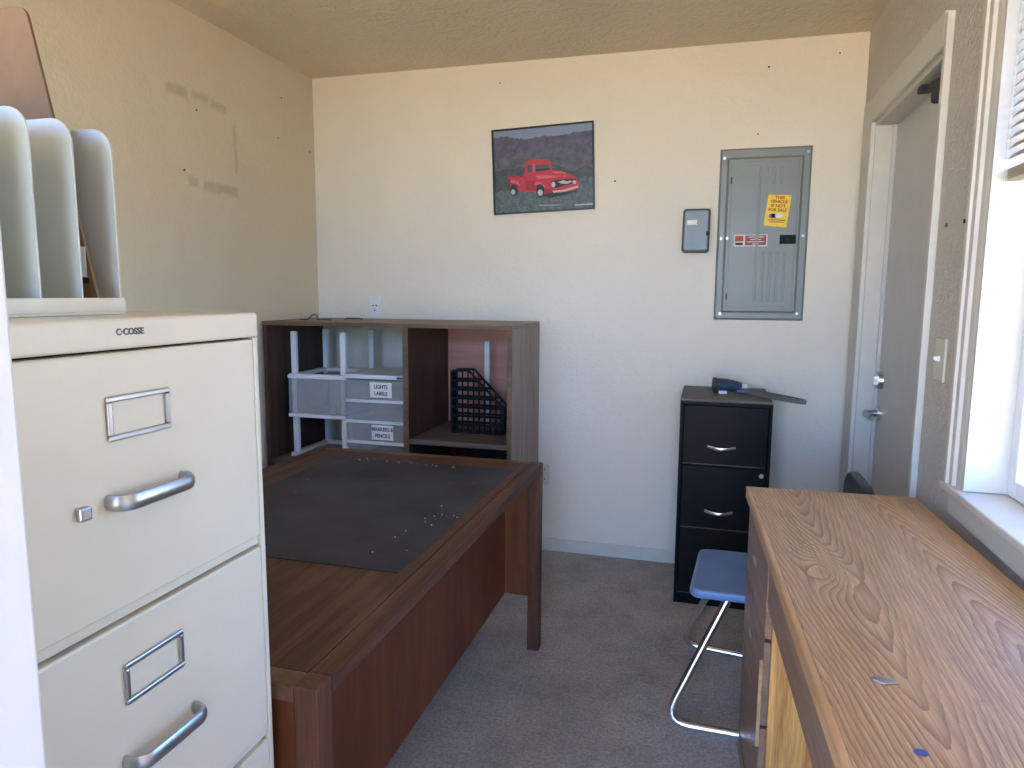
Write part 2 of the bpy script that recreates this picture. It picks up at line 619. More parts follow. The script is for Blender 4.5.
# ================================================================== SETTING
struct('ground', bx(-30, 30, -30, 30, -0.25, -0.15), 'outdoor_ground', 'sunlit bare earth outside the building')
struct('added_entry_floor', bx(XL - 0.2, XR + 0.16, -2.2, 0.15, -0.15, -0.02), 'bounce_floor_tan', 'added unseen entry floor that bounces warm daylight into the room')  # invented floor behind the camera, part of the daylight set-up
struct('floor', bx(XL - 0.2, XR + 0.2, 0.15, D + 0.2, -0.10, 0.0), 'carpet_floor', 'worn dark grey floor with pale scuffs')
struct('ceiling', bx(XL - 0.3, XR + 0.85, -1.75, D + 0.3, H, H + 0.2), 'paint_ceiling', 'tan ceiling with rough sprayed texture')  # overhangs are an added eave and passage roof that cut the skylight
struct('wall_back', bx(XL - 0.2, XR + 0.2, D, D + 0.2, 0, H), 'paint_wall', 'cream textured back wall')
struct('wall_left', bx(XL - 0.2, XL, -1.65, D, -0.10, H), 'paint_wall_left', 'tan left wall with grey tape residue')  # stretch behind the doorway is added to block daylight from the left
# right wall with a door opening and a window opening
DY0, DY1, DZ = 2.395, 3.335, 2.105
WY0, WY1, WZ0, WZ1 = 1.20, 1.965, 0.895, 2.17
XO = XR + 0.16
w = MB()
w.box(XR, XO, DY1, D, 0, H)
w.box(XR, XO, DY0, DY1, DZ, H)
w.box(XR, XO, WY1, DY0, 0, H)
w.box(XR, XO, WY0, WY1, 0, WZ0 - 0.02)
w.box(XR, XO, WY0, WY1, WZ1, H)
w.box(XR, XO, -1.65, WY0, -0.10, H)  # stretch behind the doorway is added to keep daylight off the cream cabinet
struct('wall_right', w, 'paint_wall_right', 'rough stuccoed right wall around the door and window')
JX = -0.475
OX1, OZ = 0.60, 2.44  # unseen right and top of the opening, sized to let in daylight
GX0, GX1, GZ0 = -1.70, JX - 0.10, 0.95      # unseen glazed light, added to spread daylight over the back wall
w = MB()
w.box(XL, GX0, YN - 0.15, YN, 0, H)
w.box(GX0, GX1, YN - 0.15, YN, 0, GZ0)
w.box(GX1, JX - 0.02, YN - 0.15, YN, 0, H)
w.box(GX0, GX1, YN - 0.15, YN, OZ + 0.02, H)
w.box(OX1 + 0.02, XR, YN - 0.15, YN, 0, H)
w.box(JX - 0.02, OX1 + 0.02, YN - 0.15, YN, OZ + 0.02, H)
struct('wall_front', w, 'paint_wall', 'wall holding the entry doorway')
sl = struct_root('added_sidelight', ((GX0 + GX1) / 2, YN - 0.08, GZ0), 'added unseen glazed light beside the entry doorway, lets in more daylight')
w = MB()
for a_ in ((GX0, GX0 + 0.04, GZ0, OZ + 0.02), (GX1 - 0.04, GX1, GZ0, OZ + 0.02), (GX0 + 0.04, GX1 - 0.04, GZ0, GZ0 + 0.04), (GX0 + 0.04, GX1 - 0.04, OZ - 0.02, OZ + 0.02)):
    w.box(a_[0], a_[1], YN - 0.11, YN - 0.06, a_[2], a_[3])
sf = w.build('sash_frame', 'white_jamb', sl)
bx(GX0 + 0.039, GX1 - 0.039, YN - 0.087, YN - 0.083, GZ0 + 0.039, OZ - 0.019).build('pane', 'window_glass', sf)
w = MB()
w.box(JX - 0.02, JX, YN - 0.17, YN, 0, OZ + 0.02)
w.box(OX1, OX1 + 0.02, YN - 0.17, YN, 0, OZ + 0.02)
w.box(JX, OX1, YN - 0.17, YN, OZ, OZ + 0.02)
struct('trim_1', w, 'white_jamb', 'bright white jamb of the entry doorway', bevel=0.003)
struct('baseboard_back', MB().prism([(D, 0), (D - 0.014, 0), (D - 0.014, 0.058), (D - 0.008, 0.066), (D, 0.066)], 'x', XL, XR),
       'white_trim', 'low cream baseboard along the back wall')
struct('baseboard_left', MB().prism([(XL, 0), (XL + 0.014, 0), (XL + 0.014, 0.058), (XL + 0.008, 0.066), (XL, 0.066)], 'y', YN, D - 0.015),
       'white_trim', 'low cream baseboard along the left wall')

# ---- door in the right wall
door = struct_root('door_1', (XR + 0.09, 2.9, 0), 'grey flush door in cream casing on the right wall')
bx(XR + 0.075, XR + 0.118, DY0 + 0.022, DY1 - 0.022, 0.008, DZ - 0.022).build('leaf', 'door_grey', door, bevel=0.002)
bx(XR - 0.004, XR + 0.155, DY1 - 0.02, DY1, 0, DZ).build('jamb', 'white_trim', door, bevel=0.002)
bx(XR - 0.004, XR + 0.155, DY0, DY0 + 0.02, 0, DZ).build('jamb', 'white_trim', door, bevel=0.002)
bx(XR - 0.004, XR + 0.155, DY0 + 0.02, DY1 - 0.02, DZ - 0.02, DZ).build('head_jamb', 'white_trim', door, bevel=0.002)
bx(XR + 0.060, XR + 0.0745, DY1 - 0.030, DY1 - 0.0205, 0, DZ - 0.021).build('door_stop', 'door_grey', door)
CT = 0.020
bx(XR - CT, XR, DY1 - 0.006, 3.500, 0, DZ - 0.002).build('casing', 'white_trim', door, bevel=0.004)
MB().prism(rounded([(2.372, 0), (DY0 + 0.004, 0), (DY0 + 0.004, 2.195), (2.372, 2.195)], [0, 0, 0.0, 0.008]), 'x', XR - CT, XR).build('casing', 'white_trim', door, bevel=0.003)
bx(XR - CT, XR, DY0 + 0.006, 3.500, DZ - 0.002, 2.205).build('head_casing', 'white_trim', door, bevel=0.004)
# lever, deadbolt
LY, LZ = 3.262, 0.885
dx = XR + 0.075
lev = MB().cyl((dx, LY, LZ), (dx - 0.012, LY, LZ), 0.033, n=24).build('lever_rose', 'chrome', door, smooth=True)
MB().tube([(dx - 0.010, LY, LZ), (dx - 0.050, LY, LZ), (dx - 0.058, LY - 0.008, LZ), (dx - 0.060, LY - 0.04, LZ), (dx - 0.056, LY - 0.115, LZ - 0.004)], 0.011, n=10).build('lever', 'brushed_metal', lev, smooth=True)
MB().cyl((dx, LY, LZ + 0.142), (dx - 0.018, LY, LZ + 0.142), 0.038, 0.034, n=24).build('deadbolt', 'brushed_metal', door, smooth=True)
bx(dx - 0.034, dx - 0.017, LY - 0.005, LY + 0.005, LZ + 0.120, LZ + 0.164).build('thumb_turn', 'chrome', door, bevel=0.003)
# closer
cl = bx(dx - 0.060, dx - 0.001, 2.425, 2.63, 1.995, 2.058).build('closer', 'black_plastic', door, bevel=0.012, seg=3)
MB().tube([(dx - 0.03, 2.57, 2.058), (dx - 0.03, 2.57, 2.066), (dx - 0.045, 2.66, 2.070), (dx - 0.04, 2.74, 2.072)], 0.008, n=8).build('closer_arm', 'gasket', cl)
bx(dx - 0.065, dx - 0.025, 2.72, 2.77, 2.064, 2.0845).build('closer_bracket', 'gasket', cl, bevel=0.003)

# ---- window in the right wall
win = struct_root('window_1', (XR + 0.09, (WY0 + WY1) / 2, WZ0), 'bright window with cream stepped casing and deep sill')
def casing_profile(y0, s):
    # stepped casing section, y grows away from the opening by s
    return [(XR, y0), (XR - 0.012, y0), (XR - 0.014, y0 + s * 0.012), (XR - 0.014, y0 + s * 0.036), (XR - 0.022, y0 + s * 0.042),
            (XR - 0.022, y0 + s * 0.066), (XR - 0.028, y0 + s * 0.070), (XR - 0.028, y0 + s * 0.088), (XR, y0 + s * 0.088)]
MB().prism(casing_profile(WY1 - 0.004, 1), 'z', WZ0 + 0.001, WZ1 + 0.085).build('casing', 'white_trim', win)
MB().prism(casing_profile(WY0 + 0.004, -1), 'z', WZ0 + 0.001, WZ1 + 0.085).build('casing', 'white_trim', win)
bx(XR - 0.022, XR, WY0 + 0.005, WY1 - 0.005, WZ1 - 0.004, WZ1 + 0.085).build('head_casing', 'white_trim', win, bevel=0.003)
bx(XR - 0.012, XO - 0.02, WY1 - 0.018, WY1 - 0.001, WZ0 + 0.002, WZ1 - 0.005).build('jamb', 'white_trim', win)
bx(XR - 0.012, XO - 0.02, WY0 + 0.001, WY0 + 0.018, WZ0 + 0.002, WZ1 - 0.005).build('jamb', 'white_trim', win)
bx(XR - 0.030, XO, WY0 - 0.11, WY1 + 0.11, WZ0 - 0.020, WZ0).build('sill', 'white_trim', win, bevel=0.004)
bx(XR - 0.016, XR, WY0 - 0.08, WY1 + 0.075, WZ0 - 0.080, WZ0 - 0.020).build('apron', 'white_trim', win, bevel=0.003)
fx0, fx1 = XR + 0.082, XR + 0.128
fr = MB()
fr.box(fx0, fx1, WY1 - 0.062, WY1 - 0.018, WZ0 + 0.002, WZ1 - 0.005)
fr.box(fx0, fx1, WY0 + 0.018, WY0 + 0.062, WZ0 + 0.002, WZ1 - 0.005)
fr.box(fx0, fx1, WY0 + 0.062, WY1 - 0.062, WZ0 + 0.002, WZ0 + 0.045)
fr.box(fx0, fx1, WY0 + 0.062, WY1 - 0.062, WZ1 - 0.05, WZ1 - 0.005)
fr.box(fx0, fx1, 1.565, 1.605, WZ0 + 0.045, WZ1 - 0.05)
sash = fr.build('sash_frame', 'white_plastic', win, bevel=0.003)
bx(fx0 + 0.020, fx0 + 0.024, WY0 + 0.060, 1.5655, WZ0 + 0.043, WZ1 - 0.048).build('pane', 'window_glass', sash)
bx(fx0 + 0.020, fx0 + 0.024, 1.6045, WY1 - 0.060, WZ0 + 0.043, WZ1 - 0.048).build('pane', 'window_glass', sash)

# ---- nail holes in the walls (parts of the walls)
wb = bpy.data.objects['wall_back']
wl = bpy.data.objects['wall_left']
wr = bpy.data.objects['wall_right']
for x, z, r in ((0.228, 2.431, 0.007), (0.194, 2.133, 0.005), (-0.471, 1.942, 0.007), (-1.071, 2.451, 0.005), (0.528, 2.468, 0.005)):
    MB().cyl((x, D + 0.001, z), (x, D - 0.003, z), r * 0.7, n=8).build('nail_head', 'gasket', wb)
for y, z, r in ((2.647, 2.155, 0.006), (2.555, 1.89, 0.007), (3.284, 2.37, 0.005), (3.246, 2.164, 0.005), (3.54, 2.15, 0.005)):
    MB().cyl((XL - 0.001, y, z), (XL + 0.003, y, z), r * 0.7, n=8).build('nail_head', 'gasket', wl)
for y, z in ((2.295, 1.584), (2.148, 1.580)):
    MB().cyl((XR + 0.001, y, z), (XR - 0.003, y, z), 0.006, n=8).build('nail_head', 'gasket', wr)

# ================================================================== LARGE FURNITURE
# ---- dark desk with inset writing surface
desk = thing('executive_desk', 'dark walnut executive desk with a slate writing inset', 'desk', (-1.06, 1.74, 0))
DX0, DX1, DYN, DYF, DTZ = -1.545, -0.583, 0.935, 2.552, 0.743
RW, RH, PW = 0.046, 0.032, 0.046
top = bx(DX0 + RW, DX1 - RW, DYN + RW, DYF - RW, DTZ - 0.030, DTZ - 0.001).build('desktop', 'walnut_top', desk)
for px in (DX0, DX1 - PW):
    for py in (DYN, DYF - PW):
        bx(px, px + PW, py, py + PW, 0.0, DTZ).build('leg', 'walnut_post', desk, bevel=0.003)
for px in (DX0, DX1 - RW):
    bx(px + 0.002, px + RW - 0.0005, DYN + PW, DYF - PW, DTZ - RH, DTZ - 0.0005).build('side_rail', 'walnut_top', desk, bevel=0.003)
for py in (DYN, DYF - RW):
    bx(DX0 + PW, DX1 - PW, py + 0.002, py + RW - 0.0005, DTZ - RH, DTZ - 0.0005).build('end_rail', 'walnut_rail_x', desk, bevel=0.003)
bx(DX0 + PW, DX1 - PW, DYN + 0.014, DYN + 0.034, 0.215, DTZ - RH).build('end_panel', 'mahogany_panel', desk)
bx(DX0 + PW, DX1 - PW, DYF - 0.034, DYF - 0.014, 0.215, DTZ - RH).build('end_panel', 'mahogany_panel', desk)
bx(DX1 - 0.160, DX1 - 0.140, DYN + 0.034, DYF - 0.034, 0.215, DTZ - 0.030).build('front_panel', 'mahogany_panel', desk)
MB().box(-1.385, -0.660, 1.412, 2.402, DTZ - 0.004, DTZ + 0.0012).build('writing_inset', 'blotter_slate', desk)
for (y0, y1) in ((DYN + 0.04, DYN + 0.44), (DYF - 0.44, DYF - 0.04)):
    ped = bx(DX0 + 0.07, DX1 - 0.165, y0, y1, 0.225, DTZ - 0.032).build('pedestal', 'mahogany_panel', desk)
    for k in range(3):
        z0 = 0.23 + k * 0.155
        dr = bx(DX0 + 0.052, DX0 + 0.0695, y0 + 0.01, y1 - 0.01, z0, z0 + 0.148).build('drawer_front', 'walnut_rail', ped, bevel=0.003)
crumb = MB()
for i in range(46):
    if i < 17:
        cx, cy = random.gauss(-0.71, 0.030), random.gauss(1.80, 0.07)
        if cx > -0.664:
            cx = -0.67
    elif i < 40:
        cx, cy = random.uniform(-1.30, -0.86), 2.385 + random.gauss(0, 0.010)
    else:
        cx, cy = random.uniform(-1.34, -0.68), random.uniform(1.45, 2.35)
    s = random.uniform(0.0008, 0.0024)
    a = random.uniform(0, 3)
    vs = [(cx + s * math.cos(a + t) * (1 + 0.4 * random.random()), cy + s * math.sin(a + t), DTZ + 0.0012) for t in (0, 1.6, 3.1, 4.7)]
    vs += [(x, y, z + s * 0.7) for x, y, z in vs]
    crumb.add(vs, [(0, 1, 2, 3), (4, 5, 6, 7), (0, 1, 5, 4), (1, 2, 6, 5), (2, 3, 7, 6), (3, 0, 4, 7)])
co = crumb.build('crumbs', 'crumbs')
co['kind'] = 'stuff'
tag(co, 'tiny pale crumbs scattered on the slate desk inset', 'crumbs')

# ---- low wooden bookcase in the back left corner
HX0, HX1, HYF, HYB, HZ = XL + 0.016, -0.844, 3.03, D - 0.016, 1.240
hut = thing('bookcase', 'low brown wooden bookcase with open compartments in the back corner', 'bookcase', (-1.49, 3.3, 0))
PT = 0.020
tp = MB()
tp.box(HX0, HX1, HYF, HYB, HZ - 0.020, HZ)
tp.build('top_board', 'hutch_top', hut, bevel=0.002)
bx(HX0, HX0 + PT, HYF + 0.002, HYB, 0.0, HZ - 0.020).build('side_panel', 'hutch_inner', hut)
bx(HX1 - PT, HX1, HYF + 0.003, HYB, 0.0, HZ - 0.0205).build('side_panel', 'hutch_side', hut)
bx(HX1 - PT - 0.001, HX1 + 0.0005, HYF - 0.001, HYF + 0.003, 0.0, HZ - 0.0205).build('edge_band', 'hutch_edge', hut)
DVX = -1.365
bx(DVX - 0.012, DVX + 0.012, HYF + 0.004, HYB, 0.0, HZ - 0.0205).build('divider', 'hutch_inner', hut)
bx(DVX - 0.014, DVX + 0.014, HYF, HYF + 0.004, 0.0, HZ - 0.0205).build('edge_band', 'hutch_edge', hut)
bx(HX0, HX1, HYF - 0.0015, HYF - 0.0002, HZ - 0.020, HZ - 0.002).build('edge_band', 'hutch_edge', hut)
SLZ, SRZ = 0.538, 0.687
bx(HX0 + PT, DVX - 0.012, HYF + 0.004, HYB, SLZ - 0.022, SLZ).build('shelf', 'hutch_shelf', hut, bevel=0.002)
bx(DVX + 0.012, HX1 - PT, HYF + 0.010, HYB - 0.006, SRZ - 0.024, SRZ).build('shelf', 'hutch_shelf', hut, bevel=0.002)
bx(HX0 + PT, DVX - 0.012, HYF + 0.004, HYB, 0.06, 0.082).build('shelf', 'hutch_shelf', hut)
bx(DVX + 0.012, HX1 - PT, HYF + 0.004, HYB - 0.006, 0.06, 0.082).build('shelf', 'hutch_shelf', hut)
bx(DVX + 0.012, HX1 - PT, HYB - 0.006, HYB, SRZ - 0.012, HZ - 0.0205).build('back_panel', 'hutch_back_red', hut)
bx(DVX + 0.012, HX1 - PT, HYB - 0.006, HYB, 0.082, SRZ - 0.0125).build('back_panel', 'hutch_inner', hut)  # darker wood below the shelf, shade put into the colour
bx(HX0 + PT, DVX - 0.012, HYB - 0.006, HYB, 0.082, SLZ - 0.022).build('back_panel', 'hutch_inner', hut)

# ---- cream four-drawer filing cabinet
CX1, CX0, CYN, CYF, CZ = -0.645, -1.325, 0.503, 0.905, 1.350
wc = thing('filing_cabinet', 'tall cream four-drawer filing cabinet with chrome handles by the entry jamb', 'filing cabinet', (-0.985, 0.713, 0))
body = MB()
body.box(CX0, CX1 - 0.022, CYN, CYF, 0.0, CZ - 0.036)
body.box(CX1 - 0.022, CX1 - 0.002, CYN, CYN + 0.010, 0.0, CZ - 0.036)
body.box(CX1 - 0.022, CX1 - 0.002, CYF - 0.010, CYF, 0.0, CZ - 0.036)
body.box(CX1 - 0.022, CX1 - 0.004, CYN + 0.010, CYF - 0.010, 0.0, 0.040)
body.build('body', 'cream_metal', wc, bevel=0.0015)
bx(CX0, CX1, CYN, CYF, CZ - 0.0355, CZ).build('top_cap', 'cream_metal', wc, bevel=0.004, seg=3)
bx(CX1 - 0.0219, CX1 - 0.020, CYN + 0.0105, CYF - 0.0105, 0.041, CZ - 0.037).build('gap_shade_sheet', 'gap_shade', wc)  # dark sheet behind the drawer fronts, paints the shade in their gaps
PITCHZ = 0.318
mark_m = Matrix.Translation(Vector((CX1 + 0.0003, 0.664, 1.334)) - wc.location) @ Matrix.Rotation(math.pi / 2, 4, 'Z') @ Matrix.Rotation(math.pi / 2, 4, 'X')
text_mesh('maker_mark', 'C\u00b7COSSE', 0.0105, 'strap_grey', wc, mark_m, bold=0.0004)
for k in range(4):
    zt = 1.3115 - k * PITCHZ
    zb = zt - PITCHZ + 0.0045
    dr = bx(CX1 - 0.0195, CX1 - 0.001, CYN + 0.0125, CYF - 0.0125, zb + 0.013, zt).build('drawer', 'cream_metal', wc, bevel=0.003)
    bx(CX1 - 0.0195, CX1 - 0.007, CYN + 0.0125, CYF - 0.0125, zb, zb + 0.0115).build('drawer_lip', 'cream_metal', dr)
    lz0, lz1, ly0, ly1 = zt - 0.100, zt - 0.049, 0.622, 0.717
    fr = MB()
    fb = 0.0065
    fr.box(CX1 - 0.001, CX1 + 0.004, ly0, ly1, lz1 - fb, lz1)
    fr.box(CX1 - 0.001, CX1 + 0.004, ly0, ly1, lz0, lz0 + fb)
    fr.box(CX1 - 0.001, CX1 + 0.004, ly0, ly0 + fb, lz0 + fb, lz1 - fb)
    fr.box(CX1 - 0.001, CX1 + 0.004, ly1 - fb, ly1, lz0 + fb, lz1 - fb)
    lh = fr.build('label_holder', 'brushed_metal', dr, bevel=0.0015)
    hz = zt - 0.169
    path = []
    for t in range(7):
        a = math.pi / 2 * t / 6
        path.append((CX1 + 0.006 + 0.018 * math.sin(a), 0.617 + 0.018 - 0.018 * math.cos(a), hz))
    path = [(CX1 - 0.001, 0.617, hz)] + path
    path2 = [(p[0], 1.350 - p[1], p[2]) for p in reversed(path)]
    MB().tube(path + path2, 0.01, n=8, flat=(0.0095, 0.0050), up=(0, 0, 1)).build('handle', 'brushed_metal', dr, smooth=True)
    if k == 0:
        lk = bx(CX1 - 0.001, CX1 + 0.008, 0.574, 0.589, hz - 0.009, hz + 0.006).build('lock', 'brushed_metal', dr, bevel=0.002)

# ---- oak desk along the right wall (slightly askew)
TR = math.radians(2.2)
tab = thing('oak_desk', 'light oak-veneer desk with worn grain top below the window', 'desk', (0.131, 2.127, 0), (0, 0, TR))
TL, TW, TZ = 1.36, 0.452, 0.821
def tb(*a):
    return bx(*a)
topo = MB().box(0.010, TW, -TL, -0.006, TZ - 0.030, TZ).build('desktop', 'oak_top', tab, world=False, bevel=0.002)
MB().prism(rounded([(0.0, TZ - 0.034), (0.0098, TZ - 0.034), (0.0098, TZ - 0.0002), (0.0, TZ - 0.0002)], [0.003, 0, 0.0, 0.007]), 'y', -TL, -0.0062).build('edge_strip', 'oak_edge', tab, world=False)
MB().prism([(-0.0060, TZ - 0.034), (0.0, TZ - 0.034), (0.0, TZ - 0.004), (-0.003, TZ - 0.0002), (-0.0060, TZ - 0.0002)], 'x', 0.0, TW).build('edge_strip', 'oak_edge', tab, world=False)
PY = -0.455       # kneehole side of the far pedestal
pc = MB()
pc.box(0.030, TW - 0.01, PY, PY + 0.018, 0.0, TZ - 0.031)
pc.build('pedestal_side', 'oak_raw', tab, world=False)
pc = MB()
pc.box(0.030, TW - 0.01, -0.030, -0.012, 0.0, TZ - 0.031)
pc.build('pedestal_side', 'oak_front', tab, world=False)
bx(0.031, TW - 0.01, PY + 0.018, -0.030, 0.05, 0.068).build('pedestal_bottom', 'oak_front', tab, world=False)
bx(TW - 0.028, TW - 0.0105, -TL + 0.02, -0.030, 0.30, TZ - 0.031).build('back_panel', 'oak_front', tab, world=False)
bx(0.030, TW - 0.01, -TL + 0.02, -TL + 0.038, 0.0, TZ - 0.031).build('end_panel', 'oak_front', tab, world=False)
zs = [(0.07, 0.345), (0.353, 0.565), (0.573, 0.765)]
for z0, z1 in zs:
    d = bx(0.012, 0.0295, PY - 0.004, -0.010, z0, z1).build('drawer_front', 'oak_front', tab, world=False, bevel=0.003)
bx(0.012, 0.0295, PY + 0.02, -0.022, 0.0, 0.062).build('plinth', 'oak_front', tab, world=False)
bx(0.014, 0.034, -TL + 0.045, PY - 0.012, 0.655, 0.755).build('apron', 'oak_front', tab, world=False, bevel=0.003)
bx(0.036, 0.050, -TL + 0.040, PY - 0.001, 0.66, TZ - 0.031).build('apron_rail', 'oak_front', tab, world=False)
bx(0.004, 0.012, PY - 0.006, PY - 0.001, 0.30, 0.52).build('edge_strip', 'oak_edge', tab, world=False)
for z in (0.46, 0.67):
    bx(0.008, 0.012, -0.24, -0.18, z - 0.008, z + 0.008).build('drawer_pull', 'brushed_metal', tab, world=False, bevel=0.002)

# ---- black three-drawer filing cabinet
BX0, BX1, BYF, BYB, BZ = -0.098, 0.284, 3.105, 3.568, 0.934
bc = thing('filing_cabinet', 'black three-drawer filing cabinet with crescent pulls against the back wall', 'filing cabinet', (0.09, 3.33, 0))
b = MB()
b.box(BX0, BX1, BYF + 0.026, BYB, 0.0, BZ - 0.012)
b.box(BX0, BX0 + 0.012, BYF + 0.002, BYF + 0.026, 0.0, BZ - 0.012)
b.box(BX1 - 0.012, BX1, BYF + 0.002, BYF + 0.026, 0.0, BZ - 0.012)
b.box(BX0 + 0.012, BX1 - 0.012, BYF + 0.004, BYF + 0.026, 0.0, 0.045)
b.build('body', 'black_metal', bc, bevel=0.0015)
bx(BX0, BX1, BYF, BYB, BZ - 0.0118, BZ).build('top_panel', 'dusty_black', bc, bevel=0.004)
for z0, z1, hz in ((0.646, 0.906, 0.726), (0.357, 0.638, 0.437), (0.052, 0.349, 0.150)):
    d = bx(BX0 + 0.015, BX1 - 0.015, BYF + 0.005, BYF + 0.0255, z0, z1).build('drawer', 'black_metal', bc, bevel=0.003)
    bx(BX0 + 0.017, BX1 - 0.017, BYF + 0.002, BYF + 0.0055, z0 - 0.0005, z0 + 0.0025).build('drawer_lip', 'dusty_black', d)
    c = 0.081
    path = [(c - 0.058 + 0.116 * t / 10, BYF + 0.006 - 0.020 * math.sin(math.pi * t / 10), hz - 0.006 * math.sin(math.pi * t / 10)) for t in range(11)]
    MB().tube(path, 0.008, n=8, flat=(0.0075, 0.004), up=(0, 0, 1)).build('pull', 'chrome', d, smooth=True)
MB().cyl((BX1 - 0.034, BYF + 0.006, 0.612), (BX1 - 0.034, BYF - 0.003, 0.612), 0.010, n=16).build('lock', 'chrome', bc, smooth=True)

# ---- folding chair behind the oak desk
ch = thing('folding_chair', 'chair with blue vinyl seat and chrome sled legs behind the oak desk', 'chair', (0.2, 2.42, 0))
seat_o = rounded([(-0.022, 2.205), (0.385, 2.205), (0.385, 2.600), (0.006, 2.600)], [0.035, 0.03, 0.03, 0.04])
MB().prism(seat_o, 'z', 0.420, 0.450).build('seat', 'blue_vinyl', ch, bevel=0.010, seg=3)
def arc_path(pts, rads, n=6):
    # open 3-D polyline in an x-z plane with rounded corners
    out = [pts[0]]
    for i in range(1, len(pts) - 1):
        p, a, c = Vector(pts[i]), Vector(pts[i - 1]), Vector(pts[i + 1])
        u, v = (a - p).normalized(), (c - p).normalized()
        d = rads[i]
        for t in range(n + 1):
            s = t / n
            q0, q2 = p + u * d, p + v * d
            out.append(tuple(q0 * (1 - s) ** 2 + p * 2 * s * (1 - s) + q2 * s * s))
    out.append(pts[-1])
    return out
for (yt, yb) in ((2.245, 2.148), (2.560, 2.690)):
    xb = -0.085 if yb < 2.4 else -0.050
    p = arc_path([(0.100, yt, 0.415), (xb, yb + 0.012, 0.013), (0.40, yb - (0.0 if yb < 2.4 else 0.05), 0.013), (0.46, yt, 0.46), (0.505, yt, 0.70)], [0, 0.085, 0.06, 0.05, 0])
    MB().tube(p, 0.0135, n=12).build('leg_frame', 'chrome', ch, smooth=True)
MB().tube([(0.445, 2.245, 0.40), (0.445, 2.560, 0.40)], 0.010, n=10).build('cross_bar', 'chrome', ch, smooth=True)
MB().tube([(0.365, 2.245, 0.405), (0.452, 2.245, 0.405)], 0.009, n=8).build('seat_bracket', 'chrome', ch, smooth=True)
MB().tube([(0.365, 2.560, 0.405), (0.452, 2.560, 0.405)], 0.009, n=8).build('seat_bracket', 'chrome', ch, smooth=True)
bk = rounded([(2.215, 0.620), (2.600, 0.620), (2.600, 0.800), (2.215, 0.800)], [0.03, 0.03, 0.11, 0.11], 8)
MB().prism(bk, 'x', 0.478, 0.512).build('backrest', 'chair_back', ch, bevel=0.010, seg=3)

# ================================================================== THINGS ON THE WALLS
# ---- picture of a red pickup (hangs slightly askew)
pa = math.radians(2.0)
pic = thing('framed_picture', 'black-framed picture of a red pickup truck hanging slightly askew', 'picture', (-0.840, D - 0.001, 2.013), (0, -pa, 0))
PWD, PHT = 0.530, 0.428
hw, hh, fb = PWD / 2, PHT / 2, 0.008
fr = MB()
fr.box(-hw, hw, -0.016, 0, hh - fb, hh)
fr.box(-hw, hw, -0.016, 0, -hh, -hh + fb)
fr.box(-hw, -hw + fb, -0.016, 0, -hh + fb, hh - fb)
fr.box(hw - fb, hw, -0.016, 0, -hh + fb, hh - fb)
fr.build('frame', 'pic_black', pic, world=False, bevel=0.001)


def PP(px, py):
    u = (px - 29) / 776.0
    top_, bot_ = 88 - 78 * u, 735 - 50 * u
    v = (py - top_) / (bot_ - top_)
    return (-hw + u * PWD, hh - v * PHT)


def clampP(p):
    return (max(-hw + fb, min(hw - fb, p[0])), max(-hh + fb, min(hh - fb, p[1])))


def flat_layer(mb, mi, pts, lvl):
    y = -0.0062 - 0.00025 * lvl
    mb.m = mi
    p2 = [clampP(PP(*p)) for p in pts]
    mb.add([(p[0], y, p[1]) for p in p2], [tuple(range(len(p2)))])


pr = MB()
pr.box(-hw + fb, hw - fb, -0.0062, -0.002, -hh + fb, hh - fb)
rnd = random.Random(3)
def ridge(pts, n=8, j=6):
    out = []
    for (a, b) in zip(pts, pts[1:]):
        for t in range(n):
            s = t / n
            out.append((a[0] + (b[0] - a[0]) * s, a[1] + (b[1] - a[1]) * s + rnd.uniform(-j, j)))
    return out + [pts[-1]]
flat_layer(pr, 1, ridge([(20, 150), (140, 132), (280, 152), (420, 128), (560, 118), (700, 92), (810, 80)]) + [(810, 700), (20, 745)], 1)
flat_layer(pr, 2, ridge([(20, 300), (110, 268), (180, 290), (290, 232), (400, 275), (470, 310), (580, 360), (700, 300), (810, 270)]) + [(810, 700), (20, 745)], 2)
flat_layer(pr, 3, ridge([(20, 405), (120, 385), (260, 365), (420, 330), (520, 345), (640, 400), (720, 350), (810, 370)]) + [(810, 700), (20, 745)], 3)
flat_layer(pr, 4, ridge([(20, 560), (140, 545), (300, 545), (480, 560), (620, 505), (720, 435), (810, 440)], 10, 8) + [(810, 700), (20, 745)], 4)
prn = pr.build('print', ['pic_sky', 'pic_far_hill', 'pic_mid_hill', 'pic_low_hill', 'pic_grass'], pic, world=False)

tk = MB()
RED, DRED, LRED, GLS, TYR, CHR = range(6)
flat_layer(tk, TYR, [(135, 520), (165, 490), (230, 545), (370, 550), (420, 585), (470, 600), (600, 575), (675, 545), (690, 480), (480, 470), (150, 500)], 5)
# bed and body side
flat_layer(tk, RED, [(150, 432), (272, 430), (290, 330), (310, 318), (345, 305), (450, 305), (480, 325), (488, 385), (560, 392), (640, 425), (672, 450), (690, 480), (685, 520), (655, 545), (560, 555), (485, 560), (430, 570), (375, 555), (300, 555), (232, 548), (165, 520), (152, 480)], 6)
flat_layer(tk, DRED, [(150, 432), (272, 430), (272, 442), (155, 445)], 7)
flat_layer(tk, DRED, [(150, 445), (160, 445), (165, 520), (152, 480)], 7)
flat_layer(tk, DRED, [(280, 465), (352, 470), (352, 540), (285, 540)], 7)
flat_layer(tk, DRED, [(430, 520), (485, 545), (485, 560), (430, 570)], 7)
flat_layer(tk, LRED, [(165, 470), (190, 462), (225, 478), (238, 510), (228, 500), (205, 482), (175, 486)], 7)
flat_layer(tk, LRED, [(360, 430), (420, 425), (560, 430), (480, 445), (380, 455)], 7)
flat_layer(tk, LRED, [(470, 398), (555, 396), (600, 410), (520, 412)], 7)
